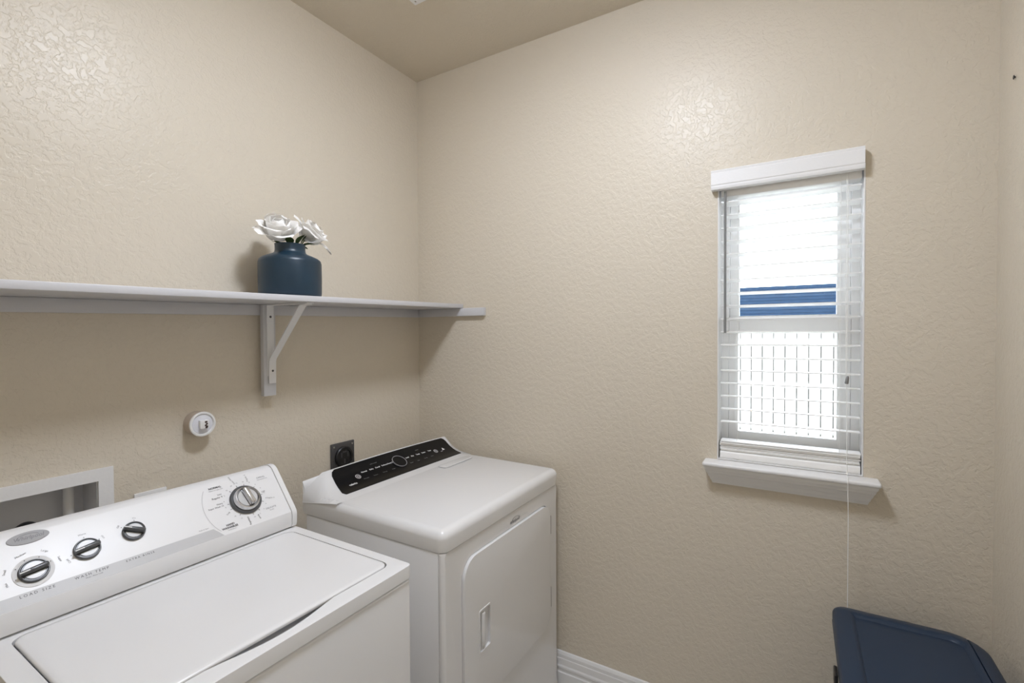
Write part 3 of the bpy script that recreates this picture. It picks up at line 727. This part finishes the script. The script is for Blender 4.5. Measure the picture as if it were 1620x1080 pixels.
for k, (a, c, s) in enumerate(((.004,.007,.0036),(.006,.001,.003),(.003,-.003,.003),(.006,-.007,.0035),(.005,-.010,.003))):
    t_ = B(); box(t_, cx_+a-s, cx_+a+s, -.0526, -.0519, cz_+c-s*.8, cz_+c+s*.8, .0003, 1); merge(mk, t_)
obj('terminal', mk, M_BROWN, ps)
# dryer power outlet
ox, oz = -.468, .945
ou = thing('power_outlet', 'dark grey square power outlet on the wall behind the dryer', 'outlet', (ox,-.0005,oz))
obj('plate', box(B(), ox-.057, ox+.057, -.010, -.0008, oz-.058, oz+.058, .003), M_GREYPLATE, ou)
rot2 = Matrix.Translation((ox,0,oz)) @ Matrix.Rotation(PI/2,4,'X')
obj('receptacle', lathe(B(), [(0,.0102),(.042,.0102),(.042,.018),(.039,.021),(.030,.021),(.029,.018),(0,.018)], rot2, 36), M_BLACKPL, ou)
sl3 = B()
for a, r_, s in ((150,.018,(.0035,.010)),(30,.018,(.0035,.010)),(90,.020,(.010,.0035)),(270,.018,(.004,.010))):
    a = math.radians(a); box(sl3, ox+r_*math.cos(a)-s[0], ox+r_*math.cos(a)+s[0], -.0188, -.0181, oz+r_*math.sin(a)-s[1], oz+r_*math.sin(a)+s[1])
obj('slot', sl3, M_GREYPLATE, ou)
for dx in (-.045,.045):
    obj('screw', lathe(B(), [(0,.0125),(.0035,.0118),(.0042,.0102),(0,.0102)], Matrix.Translation((ox+dx,0,oz+.045)) @ Matrix.Rotation(PI/2,4,'X'), 14), M_CHROME, ou)
# small white wall plate behind the washer console
wp = thing('wall_plate', 'white outlet cover plate on the wall behind the washer console', 'outlet', (-1.139,-.0005,.93))
obj('plate', box(B(), -1.179,-1.099,-.0075,-.0008,.884,.998,.002), M_TRIM, wp)
for z in (.917,.965): obj('socket', lathe(B(), [(0,.0085),(.015,.0085),(.016,.0076),(0,.0076)], Matrix.Translation((-1.139,0,z)) @ Matrix.Rotation(PI/2,4,'X'), 24), M_PIPEW, wp)
# washer outlet box
wb_ = thing('washer_outlet_box', 'white framed recessed washer outlet box in the back wall', 'outlet box', (-1.395,-.0005,.85))
obj('frame', holed(B(), rect(BX0-.031,BX1+.031,BZ0-.03,BZ1+.030), [rect(BX0+.002,BX1-.002,BZ0+.002,BZ1-.002)], lambda u,v,w:(u,w,v), -.0075, -.0008), M_TRIM, wb_)
rc = B()
box(rc, BX0+.001, BX1-.001, .092, .095, BZ0+.001, BZ1-.001)
box(rc, BX0+.001, BX0+.004, -.0005, .0915, BZ0+.001, BZ1-.001); box(rc, BX1-.004, BX1-.001, -.0005, .0915, BZ0+.001, BZ1-.001)
box(rc, BX0+.0045, BX1-.0045, -.0005, .0915, BZ0+.001, BZ0+.004); box(rc, BX0+.0045, BX1-.0045, -.0005, .0915, BZ1-.004, BZ1-.001)
obj('recess', rc, M_BOXIN, wb_, angle=20)
obj('drain_pipe', tube(B(), [(-1.300,.060,BZ0+.003),(-1.300,.060,BZ1-.004)], .0115, 20), M_PIPEW, wb_)
for x in (-1.375,-1.455):
    obj('valve', lathe(B(), [(0,0),(.011,0),(.011,.030),(.016,.032),(.016,.040),(0,.040)], Matrix.Translation((x,.05,BZ0+.004)), 20), M_GREYPLATE, wb_)
for x, top, hl in ((-1.392,.990,'black rubber supply hose next to the drain pipe in the outlet box'),(-1.462,.988,'black rubber supply hose farther from the drain pipe in the outlet box')):
    pts = []
    for k in range(15):
        a = PI*k/14; pts.append((x+.004*k/14+.026*-math.cos(a)*.6, .035-.045*k/14, top-.036+.026*math.sin(a)))
    h = tube(B(), [(pts[0][0],.04,.930)]+pts+[(pts[-1][0]+.004,-.03,.93),(pts[-1][0]+.006,-.060,.88),(pts[-1][0]+.006,-.075,.5),(pts[-1][0]+.006,-.08,.08)], .0105, 10)
    tag(obj('supply_hose', h, M_HOSE, angle=60), hl, 'hose', 'black hoses in the washer outlet box')

# ------------------------------------------------------------------ ceiling
cl = thing('ceiling_lamp_offscreen', 'round white flush ceiling lamp in the middle of the ceiling', 'lamp', (-.99,-1.11,H-.075))
obj('base', lathe(B(), [(0,H-.0008),(.165,H-.0008),(.168,H-.02),(.160,H-.030),(0,H-.030)], Matrix.Translation((-.99,-1.11,0)), 48), M_DIFF, cl)
obj('diffuser_offscreen', lathe(B(), [(.152,H-.0305),(.152,H-.045),(.138,H-.060),(.10,H-.070),(0,H-.075)], Matrix.Translation((-.99,-1.11,0)), 48), M_GLOW, cl)
cv = thing('ceiling_vent', 'white rectangular air vent on the beige ceiling', 'vent', (-.60,-.48,H-.012))
obj('frame', holed(B(), rect(-.776,-.426,-.580,-.380), [rect(-.746,-.456,-.550,-.410)], lambda u,v,w:(u,v,w), H-.010, H-.0008), M_TRIM, cv)
obj('backing', box(B(), -.747,-.455,-.551,-.409,H-.0020,H-.0008), M_HINGE, cv)
lv = B(); box(lv, -.1445,.1445,-.008,.008,-.0006,.0006); bmesh.ops.rotate(lv, verts=lv.verts[:], cent=(0,0,0), matrix=Matrix.Rotation(.45,3,'X')); lv = finish(lv); lv.materials.append(M_TRIM)
for k in range(9): piece('louver', lv, cv, Vector((-.601,-.542+k*.0155,H-.0065))-ORG[cv])
for x in (-.441,-.761): obj('screw', lathe(B(), [(0,-.0018),(.003,-.0012),(.0038,0),(0,0)], Matrix.Translation((x,-.395 if x > -.5 else -.565,H-.0101)), 12), M_CHROME, cv)
na = lathe(B(), [(0,.0045),(.0045,.0040),(.0055,.0030),(.0020,.0027),(.0020,.0003),(0,.0003)], Matrix.Translation((-.113,YE+.0003,2.068)) @ Matrix.Rotation(-PI/2,4,'X'), 12)
tag(obj('wall_nail', na, M_BLACKPL), 'small dark nail in the plain side wall', 'nail')

# ------------------------------------------------------------------ trash bin
tb = thing('trash_bin', 'navy blue plastic trash bin with a lid by the window wall', 'trash bin', (-.30,-1.84,0))
def outl(d, x0=-.540, x1=-.085, y0=-2.012, y1=-1.683):
    return rrect(x0+d, x1-d, y0+d, y1-d, [max(.004,r_-d) for r_ in (.075,.080,.036,.036)], 8)
bdy = B(); loft(bdy, [[(-.31+(u+.31)*s, -1.845+(v+1.845)*s, z) for u,v in outl(.012)] for z, s in ((.001,.76),(.012,.78),(.59,.985),(.600,.985))])
obj('body', bdy, M_NAVY, tb, angle=50)
rimb = B(); loft(rimb, [[(u,v,z) for u,v in outl(d)] for z, d in ((.588,.010),(.585,.002),(.606,.0),(.612,.004))]); obj('rim', rimb, M_NAVY, tb, angle=40)
def lidsolid():
    t = B(); loft(t, [[(u,v,z) for u,v in outl(d)] for z, d in ((.6135,.006),(.616,.0005),(.630,.0005),(.636,.003),(.6405,.009),(.6455,.030),(.6462,.040),(.6450,.046),(.6385,.052),(.6390,.060),(.6405,.09))])
    bmesh.ops.recalc_face_normals(t, faces=t.faces[:]); return t
def cut(t, y, keep_above):
    bmesh.ops.bisect_plane(t, geom=t.verts[:]+t.edges[:]+t.faces[:], plane_co=(0,y,0), plane_no=(0,1,0), clear_inner=keep_above, clear_outer=not keep_above)
    bmesh.ops.holes_fill(t, edges=[e for e in t.edges if len(e.link_faces) == 1], sides=0); return t
obj('lid', cut(lidsolid(), -1.9745, True), M_NAVY, tb, angle=40)
obj('lid_edge', cut(lidsolid(), -1.9775, False), M_NAVY, tb, angle=40)
obj('latch', box(B(), -.395, -.350, -1.682, -1.674, .575, .612, .003), M_BLACKPL, tb)
